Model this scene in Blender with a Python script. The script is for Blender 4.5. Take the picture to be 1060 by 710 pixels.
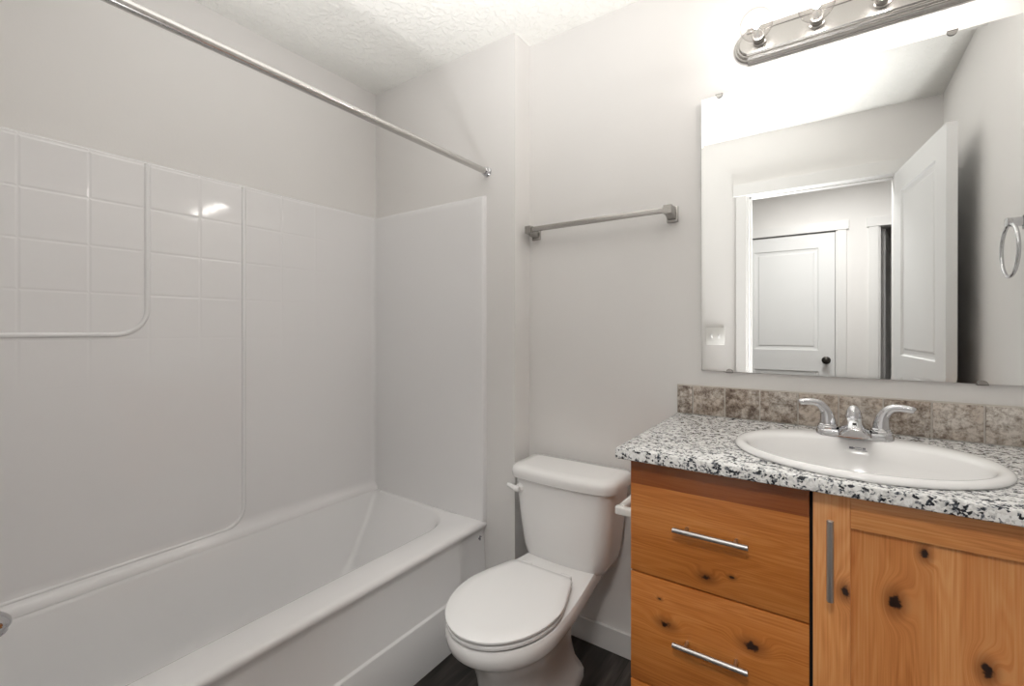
import bpy, bmesh, math, random
from mathutils import Vector, Matrix
random.seed(7)
for _o in list(bpy.data.objects):
    bpy.data.objects.remove(_o, do_unlink=True)
SC = bpy.context.scene
COL = SC.collection
PI = math.pi

# ------------------------------------------------------------------ camera
FPX, CX, HY, TH, CAMH = 469.41, 530.25, 340.89, 0.6059, 1.2242
cam_data = bpy.data.cameras.new('camera')
cam = bpy.data.objects.new('camera', cam_data)
COL.objects.link(cam)
cam_data.sensor_fit = 'HORIZONTAL'
cam_data.sensor_width = 36.0
cam_data.lens = FPX / 1060.0 * 36.0
cam_data.shift_x = -(CX - 530.0) / 1060.0
cam_data.shift_y = (HY - 355.0) / 1060.0
cam_data.clip_start = 0.02
cam.location = (0, 0, CAMH)
cam.rotation_euler = (PI / 2, 0, TH)
SC.camera = cam

# ------------------------------------------------------------------ light and exposure
SC.view_settings.view_transform = 'Standard'
SC.view_settings.look = 'None'
SC.view_settings.gamma = 1.0
SC.view_settings.use_curve_mapping = False
SC.view_settings.exposure = 0.66
BULB_STRENGTH = 130.0
HALL_POWER = 14.0
BOUNCE_POWER = 225.0

world = bpy.data.worlds.new('world')
SC.world = world
world.use_nodes = True
world.node_tree.nodes['Background'].inputs[0].default_value = (0.8, 0.85, 0.9, 1)
world.node_tree.nodes['Background'].inputs[1].default_value = 0.3


def area_light(name, loc, size, power, colour=(1, 1, 1), rot=(0, 0, 0)):
    l = bpy.data.lights.new(name, 'AREA')
    l.shape = 'DISK'
    l.size = size
    l.energy = power
    l.color = colour
    o = bpy.data.objects.new(name, l)
    o.location = loc
    o.rotation_euler = rot
    COL.objects.link(o)
    return o


area_light('hall_fill_light', (0.0, -0.50, 2.41), 0.36, HALL_POWER, (1.0, 0.985, 0.96))  # unseen source added to light the hall and spill through the doorway


# the photographer's flash, turned up to bounce off the ceiling
fl = bpy.data.lights.new('bounce_flash', 'SPOT')
fl.energy = BOUNCE_POWER
fl.color = (1.0, 0.995, 0.99)
fl.spot_size = math.radians(70)
fl.spot_blend = 1.0
fl.shadow_soft_size = 0.32
flo = bpy.data.objects.new('bounce_flash', fl)
flo.location = (-0.20, 0.22, 0.50)
flo.rotation_euler = Vector((-0.22, 0.19, 1.0)).to_track_quat('-Z', 'Y').to_euler()
COL.objects.link(flo)


# ------------------------------------------------------------------ helpers
def thing(name, label, cat, loc=(0, 0, 0), group=None, rotz=0.0):
    o = bpy.data.objects.new(name, None)
    o.empty_display_size = 0.05
    COL.objects.link(o)
    o.location = loc
    o.rotation_euler = (0, 0, rotz)
    o['label'] = label
    o['category'] = cat
    if group:
        o['group'] = group
    return o


def tag(o, label, cat, group=None):
    o['label'] = label
    o['category'] = cat
    if group:
        o['group'] = group
    return o


def root_loc(p):
    while p.parent is not None:
        p = p.parent
    return Vector(p.location)


def obj(name, bm, mats, parent=None, local=False, smooth=35.0, label=None):
    """link a bmesh (built in world coordinates) as one mesh object"""
    bmesh.ops.remove_doubles(bm, verts=bm.verts, dist=1e-6)
    bmesh.ops.recalc_face_normals(bm, faces=bm.faces)
    if parent is not None and not local:
        bmesh.ops.translate(bm, verts=bm.verts, vec=-root_loc(parent))
    me = bpy.data.meshes.new(name)
    bm.to_mesh(me)
    bm.free()
    if not isinstance(mats, (list, tuple)):
        mats = [mats]
    for m in mats:
        me.materials.append(m)
    if smooth:
        me.shade_smooth()
        me.set_sharp_from_angle(angle=math.radians(smooth))
    o = bpy.data.objects.new(name, me)
    COL.objects.link(o)
    if parent is not None:
        o.parent = parent
    if label:
        o['label'] = label
    return o


def struct(name, bm, mats, label, cat, smooth=0):
    o = obj(name, bm, mats, smooth=smooth)
    o['kind'] = 'structure'
    tag(o, label, cat)
    return o


def box(bm, x0, x1, y0, y1, z0, z1, bevel=0.0, seg=2, mat=0, M=None):
    v = [bm.verts.new((x, y, z)) for x in (x0, x1) for y in (y0, y1) for z in (z0, z1)]
    idx = [(0, 1, 3, 2), (4, 6, 7, 5), (0, 4, 5, 1), (2, 3, 7, 6), (0, 2, 6, 4), (1, 5, 7, 3)]
    fs = [bm.faces.new([v[i] for i in f]) for f in idx]
    for f in fs:
        f.material_index = mat
    if M is not None:
        for q in v:
            q.co = M @ q.co
    if bevel > 0:
        es = list({e for f in fs for e in f.edges})
        r = bmesh.ops.bevel(bm, geom=es, offset=bevel, segments=seg, profile=0.5, affect='EDGES')
        for f in r['faces']:
            f.material_index = mat
    return bm


def bx(*a, **k):
    return box(bmesh.new(), *a, **k)


def loft(bm, rings, cap0=True, cap1=True, close=True, mat=0):
    """rings: lists of equal-length point lists"""
    vs = [[bm.verts.new(p) for p in r] for r in rings]
    n = len(rings[0])
    for a, b in zip(vs[:-1], vs[1:]):
        for i in range(n if close else n - 1):
            j = (i + 1) % n
            try:
                f = bm.faces.new((a[i], a[j], b[j], b[i]))
                f.material_index = mat
            except ValueError:
                pass
    if cap0:
        bm.faces.new(vs[0][::-1]).material_index = mat
    if cap1:
        bm.faces.new(vs[-1]).material_index = mat
    return bm


def tube(bm, path, radii, n=16, cap=True, mat=0, squash=(1, 1)):
    path = [Vector(p) for p in path]
    if not isinstance(radii, (list, tuple)):
        radii = [radii] * len(path)
    rings = []
    ref = None
    for i, p in enumerate(path):
        if i == 0:
            t = path[1] - p
        elif i == len(path) - 1:
            t = p - path[i - 1]
        else:
            t = (path[i + 1] - p).normalized() + (p - path[i - 1]).normalized()
        t.normalize()
        if ref is None:
            ref = Vector((0, 0, 1)) if abs(t.z) < 0.9 else Vector((0, 1, 0))
        a = t.cross(ref).normalized()
        b = a.cross(t).normalized()
        ref = b
        rings.append([p + a * math.cos(2 * PI * k / n) * radii[i] * squash[0] + b * math.sin(2 * PI * k / n) * radii[i] * squash[1] for k in range(n)])
    return loft(bm, rings, cap, cap, mat=mat)


def spline(pts, n=8):
    """Catmull-Rom through points (any dimension)"""
    out = []
    P = [pts[0]] + list(pts) + [pts[-1]]
    for i in range(1, len(P) - 2):
        p0, p1, p2, p3 = P[i - 1], P[i], P[i + 1], P[i + 2]
        for k in range(n):
            t = k / n
            out.append(tuple(0.5 * (2 * b + (c - a) * t + (2 * a - 5 * b + 4 * c - d) * t * t + (3 * b - a - 3 * c + d) * t ** 3)
                             for a, b, c, d in zip(p0, p1, p2, p3)))
    out.append(tuple(pts[-1]))
    return out


def lathe(bm, prof, M=None, n=24, mat=0, cap0=True, cap1=True):
    """prof: (r, h) pairs turned round local z, placed by matrix M"""
    M = M or Matrix.Identity(4)
    rings = [[M @ Vector((r * math.cos(2 * PI * k / n), r * math.sin(2 * PI * k / n), h)) for k in range(n)] for r, h in prof]
    return loft(bm, rings, cap0, cap1, mat=mat)


def frame_to(loc, d):
    """matrix whose local z looks along d"""
    d = Vector(d).normalized()
    return Matrix.Translation(Vector(loc)) @ d.to_track_quat('Z', 'Y').to_matrix().to_4x4()


def rrect(x0, x1, y0, y1, radii, n=6):
    """rounded rectangle outline, radii for corners (x1y1, x0y1, x0y0, x1y0)"""
    pts = []
    for (cx, cy, r, a0) in ((x1, y1, radii[0], 0), (x0, y1, radii[1], PI / 2), (x0, y0, radii[2], PI), (x1, y0, radii[3], 1.5 * PI)):
        sx = -1 if cx == x1 else 1
        sy = -1 if cy == y1 else 1
        for k in range(n + 1):
            a = a0 + PI / 2 * k / n
            pts.append((cx + sx * r + r * math.cos(a), cy + sy * r + r * math.sin(a)))
    return pts


# ------------------------------------------------------------------ materials
def new_mat(name):
    m = bpy.data.materials.new(name)
    m.use_nodes = True
    nt = m.node_tree
    b = nt.nodes['Principled BSDF']
    return m, nt, b


def N(nt, kind, **k):
    n = nt.nodes.new(kind)
    for a, v in k.items():
        setattr(n, a, v)
    return n


def ramp(nt, stops, interp='LINEAR'):
    r = N(nt, 'ShaderNodeValToRGB')
    r.color_ramp.interpolation = interp
    e = r.color_ramp.elements
    while len(e) < len(stops):
        e.new(0.5)
    for q, (p, c) in zip(e, stops):
        q.position = p
        q.color = (c[0], c[1], c[2], 1)
    return r


def math_n(nt, op, a, b=None, c=None, clamp=False):
    n = N(nt, 'ShaderNodeMath', operation=op)
    n.use_clamp = clamp
    for i, v in enumerate((a, b, c)):
        if v is None:
            continue
        if isinstance(v, (int, float)):
            n.inputs[i].default_value = v
        else:
            nt.links.new(v, n.inputs[i])
    return n.outputs[0]


def plain(name, col, rough=0.5, metal=0.0, bump=None, coat=0.0, var=0.03, spec=0.5):
    """a plain finish with faint tonal noise and optional bump (scale, strength, distance)"""
    m, nt, b = new_mat(name)
    pos = N(nt, 'ShaderNodeNewGeometry').outputs['Position']
    no = N(nt, 'ShaderNodeTexNoise')
    no.inputs['Scale'].default_value = 3.0
    nt.links.new(pos, no.inputs['Vector'])
    lo = [max(0, c * (1 - var)) for c in col]
    hi = [min(1, c * (1 + var)) for c in col]
    r = ramp(nt, [(0.3, lo), (0.7, hi)])
    nt.links.new(no.outputs['Fac'], r.inputs[0])
    nt.links.new(r.outputs[0], b.inputs['Base Color'])
    b.inputs['Roughness'].default_value = rough
    b.inputs['Metallic'].default_value = metal
    b.inputs['Specular IOR Level'].default_value = spec
    if coat:
        b.inputs['Coat Weight'].default_value = coat
        b.inputs['Coat Roughness'].default_value = 0.08
    if bump:
        n2 = N(nt, 'ShaderNodeTexNoise')
        n2.inputs['Scale'].default_value = bump[0]
        n2.inputs['Detail'].default_value = 3.0
        nt.links.new(pos, n2.inputs['Vector'])
        bn = N(nt, 'ShaderNodeBump')
        bn.inputs['Strength'].default_value = bump[1]
        bn.inputs['Distance'].default_value = bump[2]
        nt.links.new(n2.outputs['Fac'], bn.inputs['Height'])
        nt.links.new(bn.outputs[0], b.inputs['Normal'])
    return m


M_WALL = plain('wall_paint', (0.815, 0.795, 0.777), 0.6, bump=(130, 0.10, 0.002), var=0.012)
M_TRIM = plain('white_trim_paint', (0.80, 0.79, 0.775), 0.35, var=0.01)
M_DOOR = plain('white_door_paint', (0.80, 0.80, 0.795), 0.35, var=0.01)
M_CHINA = plain('white_vitreous_china', (0.87, 0.86, 0.85), 0.12, var=0.006)
M_SEAT = plain('white_seat_plastic', (0.87, 0.865, 0.86), 0.22, var=0.006)
M_TUB = plain('white_gelcoat', (0.88, 0.87, 0.87), 0.16, bump=(9, 0.04, 0.004), var=0.006)
M_CHROME = plain('polished_chrome', (0.60, 0.60, 0.615), 0.06, 1.0, var=0.01)
M_NICKEL = plain('brushed_nickel', (0.43, 0.415, 0.395), 0.26, 1.0, var=0.03)
M_STEEL = plain('satin_steel', (0.52, 0.51, 0.50), 0.28, 1.0, var=0.03)
M_ROD = plain('brushed_rod_steel', (0.58, 0.565, 0.55), 0.2, 1.0, var=0.03)
M_BRONZE = plain('dark_bronze', (0.05, 0.045, 0.04), 0.3, 0.8)
M_DARK = plain('gap_shade_black', (0.012, 0.010, 0.009), 0.8)  # near-black standing in for shade inside the cabinet front gaps
M_PLASTIC = plain('white_switch_plastic', (0.82, 0.81, 0.78), 0.3, var=0.01)
M_GREYINK = plain('grey_print', (0.22, 0.22, 0.25), 0.5)


def mat_ceiling():
    m, nt, b = new_mat('knockdown_ceiling_paint')
    pos = N(nt, 'ShaderNodeNewGeometry').outputs['Position']
    n1 = N(nt, 'ShaderNodeTexNoise')
    n1.inputs['Scale'].default_value = 42
    n1.inputs['Detail'].default_value = 2.5
    n1.inputs['Distortion'].default_value = 0.6
    nt.links.new(pos, n1.inputs['Vector'])
    r = ramp(nt, [(0.46, (0, 0, 0)), (0.58, (1, 1, 1))])
    nt.links.new(n1.outputs['Fac'], r.inputs[0])
    bn = N(nt, 'ShaderNodeBump')
    bn.inputs['Strength'].default_value = 0.55
    bn.inputs['Distance'].default_value = 0.004
    nt.links.new(r.outputs[0], bn.inputs['Height'])
    nt.links.new(bn.outputs[0], b.inputs['Normal'])
    b.inputs['Base Color'].default_value = (0.82, 0.81, 0.775, 1)
    b.inputs['Roughness'].default_value = 0.8
    return m


def mat_surround():
    """gelcoat with a moulded square tile grid (grooves as bump)"""
    m, nt, b = new_mat('moulded_tile_gelcoat')
    pos = N(nt, 'ShaderNodeNewGeometry').outputs['Position']
    s = N(nt, 'ShaderNodeSeparateXYZ')
    nt.links.new(pos, s.inputs[0])

    def groove(c, off, pitch):
        u = math_n(nt, 'MULTIPLY_ADD', c, 1 / pitch, -off / pitch + 20.5)
        fr = math_n(nt, 'FRACT', u)
        d = math_n(nt, 'ABSOLUTE', math_n(nt, 'SUBTRACT', fr, 0.5))
        mr = N(nt, 'ShaderNodeMapRange', interpolation_type='SMOOTHSTEP')
        nt.links.new(d, mr.inputs['Value'])
        mr.inputs['From Min'].default_value = 0.0
        mr.inputs['From Max'].default_value = 0.045
        return mr.outputs[0]
    gy = groove(s.outputs['Y'], 0.26, 0.153)
    gz = groove(s.outputs['Z'], 1.635, 0.1475)
    g = math_n(nt, 'MINIMUM', gy, gz)
    # the grid only shows on the field, fading below mid height and towards the corner
    fz = N(nt, 'ShaderNodeMapRange', interpolation_type='SMOOTHSTEP')
    nt.links.new(s.outputs['Z'], fz.inputs['Value'])
    fz.inputs['From Min'].default_value = 0.95
    fz.inputs['From Max'].default_value = 1.5
    fy = N(nt, 'ShaderNodeMapRange', interpolation_type='SMOOTHSTEP')
    nt.links.new(s.outputs['Y'], fy.inputs['Value'])
    fy.inputs['From Min'].default_value = 1.30
    fy.inputs['From Max'].default_value = 1.0
    k = math_n(nt, 'MULTIPLY', fz.outputs[0], fy.outputs[0])
    inv = math_n(nt, 'MULTIPLY', math_n(nt, 'SUBTRACT', g, 1.0), k)
    n1 = N(nt, 'ShaderNodeTexNoise')
    n1.inputs['Scale'].default_value = 7
    nt.links.new(pos, n1.inputs['Vector'])
    hsum = math_n(nt, 'MULTIPLY_ADD', n1.outputs['Fac'], 0.3, inv)
    bn = N(nt, 'ShaderNodeBump')
    bn.inputs['Strength'].default_value = 0.4
    bn.inputs['Distance'].default_value = 0.0022
    nt.links.new(hsum, bn.inputs['Height'])
    nt.links.new(bn.outputs[0], b.inputs['Normal'])
    b.inputs['Base Color'].default_value = (0.88, 0.865, 0.865, 1)
    b.inputs['Roughness'].default_value = 0.09
    return m


def mat_floor():
    m, nt, b = new_mat('dark_vinyl_plank')
    pos = N(nt, 'ShaderNodeNewGeometry').outputs['Position']
    mp = N(nt, 'ShaderNodeMapping')
    mp.inputs['Rotation'].default_value = (0, 0, PI / 2)
    nt.links.new(pos, mp.inputs['Vector'])
    br = N(nt, 'ShaderNodeTexBrick')
    br.inputs['Scale'].default_value = 1.0
    br.inputs['Brick Width'].default_value = 1.1
    br.inputs['Row Height'].default_value = 0.15
    br.inputs['Mortar Size'].default_value = 0.0015
    br.inputs['Color1'].default_value = (0.1, 0.1, 0.1, 1)
    br.inputs['Color2'].default_value = (0.9, 0.9, 0.9, 1)
    br.inputs['Mortar'].default_value = (0.0, 0.0, 0.0, 1)
    nt.links.new(mp.outputs[0], br.inputs['Vector'])
    mp2 = N(nt, 'ShaderNodeMapping')
    mp2.inputs['Scale'].default_value = (26, 2.2, 1)
    nt.links.new(pos, mp2.inputs['Vector'])
    n1 = N(nt, 'ShaderNodeTexNoise')
    n1.inputs['Scale'].default_value = 1.0
    n1.inputs['Detail'].default_value = 7
    n1.inputs['Roughness'].default_value = 0.65
    nt.links.new(mp2.outputs[0], n1.inputs['Vector'])
    r = ramp(nt, [(0.30, (0.010, 0.008, 0.007)), (0.5, (0.035, 0.029, 0.025)), (0.72, (0.115, 0.100, 0.088))])
    mix = math_n(nt, 'ADD', n1.outputs['Fac'], math_n(nt, 'MULTIPLY_ADD', br.outputs['Color'], 0.22, -0.11))
    nt.links.new(mix, r.inputs[0])
    nt.links.new(r.outputs[0], b.inputs['Base Color'])
    b.inputs['Roughness'].default_value = 0.38
    bn = N(nt, 'ShaderNodeBump')
    bn.inputs['Strength'].default_value = 0.2
    bn.inputs['Distance'].default_value = 0.002
    nt.links.new(n1.outputs['Fac'], bn.inputs['Height'])
    nt.links.new(bn.outputs[0], b.inputs['Normal'])
    return m


def mat_granite():
    m, nt, b = new_mat('speckled_granite')
    pos = N(nt, 'ShaderNodeNewGeometry').outputs['Position']
    nz = N(nt, 'ShaderNodeTexNoise')
    nz.inputs['Scale'].default_value = 60
    nt.links.new(pos, nz.inputs['Vector'])
    wob = N(nt, 'ShaderNodeVectorMath', operation='MULTIPLY_ADD')
    nt.links.new(nz.outputs['Color'], wob.inputs[0])
    wob.inputs[1].default_value = (0.012, 0.012, 0.012)
    nt.links.new(pos, wob.inputs[2])
    v = N(nt, 'ShaderNodeTexVoronoi')
    v.inputs['Scale'].default_value = 235
    nt.links.new(wob.outputs[0], v.inputs['Vector'])
    sp = N(nt, 'ShaderNodeSeparateColor')
    nt.links.new(v.outputs['Color'], sp.inputs[0])
    n2 = N(nt, 'ShaderNodeTexNoise')
    n2.inputs['Scale'].default_value = 58
    n2.inputs['Detail'].default_value = 2
    nt.links.new(pos, n2.inputs['Vector'])
    f = math_n(nt, 'ADD', math_n(nt, 'MULTIPLY', sp.outputs[0], 0.62), math_n(nt, 'MULTIPLY_ADD', n2.outputs['Fac'], 1.3, -0.45))
    r = ramp(nt, [(0.19, (0.010, 0.012, 0.018)), (0.27, (0.05, 0.06, 0.075)), (0.33, (0.25, 0.26, 0.275)),
                  (0.40, (0.60, 0.60, 0.59)), (0.62, (0.78, 0.77, 0.75)), (0.85, (0.86, 0.86, 0.85))])
    nt.links.new(f, r.inputs[0])
    nt.links.new(r.outputs[0], b.inputs['Base Color'])
    b.inputs['Roughness'].default_value = 0.2
    return m


def mat_travertine():
    m, nt, b = new_mat('tumbled_travertine')
    g = N(nt, 'ShaderNodeNewGeometry')
    pos = g.outputs['Position']
    rnd = g.outputs['Random Per Island']
    sh = N(nt, 'ShaderNodeVectorMath', operation='ADD')
    cmb = N(nt, 'ShaderNodeCombineXYZ')
    nt.links.new(math_n(nt, 'MULTIPLY', rnd, 9.0), cmb.inputs[1])
    nt.links.new(pos, sh.inputs[0])
    nt.links.new(cmb.outputs[0], sh.inputs[1])
    n1 = N(nt, 'ShaderNodeTexNoise')
    n1.inputs['Scale'].default_value = 52
    n1.inputs['Detail'].default_value = 8
    n1.inputs['Roughness'].default_value = 0.75
    n1.inputs['Distortion'].default_value = 0.15
    nt.links.new(sh.outputs[0], n1.inputs['Vector'])
    n2 = N(nt, 'ShaderNodeTexNoise')
    n2.inputs['Scale'].default_value = 10
    n2.inputs['Detail'].default_value = 3
    nt.links.new(sh.outputs[0], n2.inputs['Vector'])
    f = math_n(nt, 'ADD', math_n(nt, 'MULTIPLY', n1.outputs['Fac'], 0.95), math_n(nt, 'MULTIPLY_ADD', rnd, 0.16, -0.07))
    r = ramp(nt, [(0.33, (0.085, 0.058, 0.045)), (0.43, (0.25, 0.20, 0.165)), (0.51, (0.46, 0.41, 0.36)), (0.61, (0.72, 0.68, 0.63))])
    nt.links.new(f, r.inputs[0])
    r2 = ramp(nt, [(0.35, (0.80, 0.70, 0.62)), (0.65, (1.0, 1.0, 1.0))])
    nt.links.new(n2.outputs['Fac'], r2.inputs[0])
    mx = N(nt, 'ShaderNodeMix', data_type='RGBA', blend_type='MULTIPLY')
    mx.inputs[0].default_value = 0.8
    nt.links.new(r.outputs[0], mx.inputs[6])
    nt.links.new(r2.outputs[0], mx.inputs[7])
    nt.links.new(mx.outputs[2], b.inputs['Base Color'])
    b.inputs['Roughness'].default_value = 0.5
    bn = N(nt, 'ShaderNodeBump')
    bn.inputs['Strength'].default_value = 0.3
    bn.inputs['Distance'].default_value = 0.003
    nt.links.new(n1.outputs['Fac'], bn.inputs['Height'])
    nt.links.new(bn.outputs[0], b.inputs['Normal'])
    return m


def mat_wood(name, grain, knots, stops, seed=0.0, boards=(), strips=()):
    """knotty alder; grain 'x' or 'z'; knots (x, z, r); boards: (axis, edge, tint) tints the glued board beyond the edge"""
    m, nt, b = new_mat(name)
    pos = N(nt, 'ShaderNodeNewGeometry').outputs['Position']
    s = N(nt, 'ShaderNodeSeparateXYZ')
    nt.links.new(pos, s.inputs[0])
    X, Y, Z = s.outputs
    al, ac = (X, Z) if grain == 'x' else (Z, X)
    warp = None
    dark = None
    for (kx, kz, kr) in knots:
        dx = math_n(nt, 'SUBTRACT', X, kx)
        dz = math_n(nt, 'SUBTRACT', Z, kz)
        a_, c_ = (dx, dz) if grain == 'x' else (dz, dx)
        ds = math_n(nt, 'SQRT', math_n(nt, 'ADD', math_n(nt, 'POWER', math_n(nt, 'MULTIPLY', a_, 0.62), 2.0), math_n(nt, 'POWER', c_, 2.0)))
        w = N(nt, 'ShaderNodeMapRange', interpolation_type='SMOOTHERSTEP')
        nt.links.new(ds, w.inputs['Value'])
        w.inputs['From Min'].default_value = kr * 4.0
        w.inputs['From Max'].default_value = kr * 0.5
        wv = math_n(nt, 'MULTIPLY', w.outputs[0], kr * 2.2)
        warp = wv if warp is None else math_n(nt, 'ADD', warp, wv)
        q = math_n(nt, 'DIVIDE', ds, kr)
        q = math_n(nt, 'SUBTRACT', 1.0, q)
        dark = q if dark is None else math_n(nt, 'MAXIMUM', dark, q)
    acr = ac if warp is None else math_n(nt, 'ADD', ac, warp)
    cmb = N(nt, 'ShaderNodeCombineXYZ')
    nt.links.new(math_n(nt, 'MULTIPLY', al, 1.6), cmb.inputs[0])
    nt.links.new(math_n(nt, 'MULTIPLY', acr, 13.0), cmb.inputs[1])
    cmb.inputs[2].default_value = seed
    big = N(nt, 'ShaderNodeTexNoise')
    big.inputs['Scale'].default_value = 1.0
    big.inputs['Detail'].default_value = 2.0
    nt.links.new(cmb.outputs[0], big.inputs['Vector'])
    lines = math_n(nt, 'MULTIPLY_ADD', math_n(nt, 'SINE', math_n(nt, 'MULTIPLY', big.outputs['Fac'], 95.0)), 0.5, 0.5)
    cmb2 = N(nt, 'ShaderNodeCombineXYZ')
    nt.links.new(math_n(nt, 'MULTIPLY', al, 6.0), cmb2.inputs[0])
    nt.links.new(math_n(nt, 'MULTIPLY', acr, 300.0), cmb2.inputs[1])
    cmb2.inputs[2].default_value = seed + 3
    fine = N(nt, 'ShaderNodeTexNoise')
    fine.inputs['Scale'].default_value = 1.0
    fine.inputs['Detail'].default_value = 3.0
    nt.links.new(cmb2.outputs[0], fine.inputs['Vector'])
    f = math_n(nt, 'ADD', math_n(nt, 'MULTIPLY_ADD', big.outputs['Fac'], 0.42, 0.05),
               math_n(nt, 'ADD', math_n(nt, 'MULTIPLY', lines, 0.075), math_n(nt, 'MULTIPLY_ADD', fine.outputs['Fac'], 0.46, -0.04)))
    r = ramp(nt, stops)
    nt.links.new(f, r.inputs[0])
    col = r.outputs[0]
    for (axis, e0, e1, tint) in boards:
        c = X if axis == 'x' else Z
        st = math_n(nt, 'MULTIPLY', math_n(nt, 'GREATER_THAN', c, e0), math_n(nt, 'LESS_THAN', c, e1))
        mx = N(nt, 'ShaderNodeMix', data_type='RGBA', blend_type='MULTIPLY')
        nt.links.new(st, mx.inputs[0])
        nt.links.new(col, mx.inputs[6])
        mx.inputs[7].default_value = (*tint, 1)
        col = mx.outputs[2]
    if dark is not None:
        nk = N(nt, 'ShaderNodeTexNoise')
        nk.inputs['Scale'].default_value = 95
        nt.links.new(pos, nk.inputs['Vector'])
        dk = math_n(nt, 'ADD', dark, math_n(nt, 'MULTIPLY_ADD', nk.outputs['Fac'], 1.5, -0.85))
        halo = N(nt, 'ShaderNodeMapRange', interpolation_type='SMOOTHSTEP')
        nt.links.new(dark, halo.inputs['Value'])
        halo.inputs['From Min'].default_value = -1.6
        halo.inputs['From Max'].default_value = 0.5
        mh = N(nt, 'ShaderNodeMix', data_type='RGBA')
        nt.links.new(math_n(nt, 'MULTIPLY', halo.outputs[0], 0.75), mh.inputs[0])
        nt.links.new(col, mh.inputs[6])
        mh.inputs[7].default_value = (0.24, 0.075, 0.018, 1)
        core = N(nt, 'ShaderNodeMapRange', interpolation_type='SMOOTHSTEP')
        nt.links.new(dk, core.inputs['Value'])
        core.inputs['From Min'].default_value = -0.05
        core.inputs['From Max'].default_value = 0.45
        mc = N(nt, 'ShaderNodeMix', data_type='RGBA')
        nt.links.new(core.outputs[0], mc.inputs[0])
        nt.links.new(mh.outputs[2], mc.inputs[6])
        mc.inputs[7].default_value = (0.022, 0.008, 0.004, 1)
        col = mc.outputs[2]
    nt.links.new(col, b.inputs['Base Color'])
    b.inputs['Roughness'].default_value = 0.34
    b.inputs['Coat Weight'].default_value = 0.2
    b.inputs['Coat Roughness'].default_value = 0.2
    return m


WARM = [(0.26, (0.40, 0.112, 0.016)), (0.48, (0.57, 0.190, 0.037)), (0.72, (0.72, 0.300, 0.082))]
PALE = [(0.26, (0.56, 0.185, 0.046)), (0.48, (0.78, 0.325, 0.105)), (0.72, (0.88, 0.480, 0.205))]
M_CEIL = mat_ceiling()
M_SURR = mat_surround()
M_FLOOR = mat_floor()
M_GRANITE = mat_granite()
M_TRAV = mat_travertine()
M_GROUT = plain('pale_grout', (0.62, 0.58, 0.53), 0.8, bump=(200, 0.2, 0.002), var=0.08)
M_DRAWER1 = mat_wood('alder_top_drawer', 'x', [(-0.225, 0.659, 0.0085), (-0.172, 0.676, 0.004)], WARM, 1.0,
                     boards=[('z', 0.842, 2.0, (0.50, 0.38, 0.29))])
M_DRAWER2 = mat_wood('alder_middle_drawer', 'x', [(-0.315, 0.519, 0.010), (-0.132, 0.540, 0.011), (-0.330, 0.575, 0.003)], WARM, 5.0)
M_DRAWER3 = mat_wood('alder_bottom_drawer', 'x', [(-0.12, 0.22, 0.009)], WARM, 9.0)
M_STILE = mat_wood('alder_door_stile', 'z', [(0.030, 0.711, 0.008)], PALE, 12.0)
M_RAIL = mat_wood('alder_door_rail', 'x', [], PALE, 15.0)
M_PANEL = mat_wood('alder_door_panel', 'z', [(0.147, 0.815, 0.007), (0.106, 0.712, 0.011), (0.228, 0.634, 0.010), (0.09, 0.45, 0.01)], PALE, 18.0,
                   boards=[('x', -1.0, 0.160, (0.90, 0.84, 0.78)), ('x', 0.195, 2.0, (0.93, 0.88, 0.83))])
M_CARC = mat_wood('alder_carcass', 'z', [], WARM, 21.0)


def mat_mirror():
    m, nt, b = new_mat('silvered_mirror')
    b.inputs['Base Color'].default_value = (0.93, 0.945, 0.94, 1)
    b.inputs['Metallic'].default_value = 1.0
    b.inputs['Roughness'].default_value = 0.0
    return m


def mat_globe():
    m, nt, b = new_mat('clear_bulb_glass')
    out = nt.nodes['Material Output']
    nt.nodes.remove(b)
    tr = N(nt, 'ShaderNodeBsdfTransparent')
    tr.inputs[0].default_value = (0.97, 0.96, 0.95, 1)
    gl = N(nt, 'ShaderNodeBsdfGlossy')
    gl.inputs['Roughness'].default_value = 0.02
    lw = N(nt, 'ShaderNodeLayerWeight')
    lw.inputs['Blend'].default_value = 0.5
    fac = math_n(nt, 'MULTIPLY_ADD', math_n(nt, 'POWER', lw.outputs['Facing'], 4.0), 0.35, 0.03)
    mx = N(nt, 'ShaderNodeMixShader')
    rim = N(nt, 'ShaderNodeMix', data_type='RGBA')
    nt.links.new(math_n(nt, 'POWER', lw.outputs['Facing'], 3.0), rim.inputs[0])
    rim.inputs[6].default_value = (0.98, 0.975, 0.97, 1)
    rim.inputs[7].default_value = (0.62, 0.60, 0.58, 1)
    nt.links.new(rim.outputs[2], tr.inputs[0])
    nt.links.new(fac, mx.inputs[0])
    nt.links.new(tr.outputs[0], mx.inputs[1])
    nt.links.new(gl.outputs[0], mx.inputs[2])
    nt.links.new(mx.outputs[0], out.inputs[0])
    return m


def mat_glow():
    m, nt, b = new_mat('glowing_filament')
    b.inputs['Base Color'].default_value = (1, 1, 1, 1)
    b.inputs['Emission Color'].default_value = (1.0, 0.96, 0.92, 1)
    b.inputs['Emission Strength'].default_value = BULB_STRENGTH
    return m


M_MIRROR = mat_mirror()
M_GLOBE = mat_globe()
M_GLOW = mat_glow()

# ------------------------------------------------------------------ room shell
W = 1.6397          # mirror wall
DW = 0.035          # inner face of the doorway wall
CH = 2.435          # ceiling
XL = -1.915         # tub long wall
XW = -1.0454        # free end of the wing wall
YW = 1.5275         # tub-side face of the wing wall
XR = 0.50           # right wall
T = 0.115
HB = -1.40          # hall back wall
OPL, OPR, OPT = -0.405, 0.303, 2.058   # doorway opening
D3L, D3R = 0.356, 1.12                 # second hall opening

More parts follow.
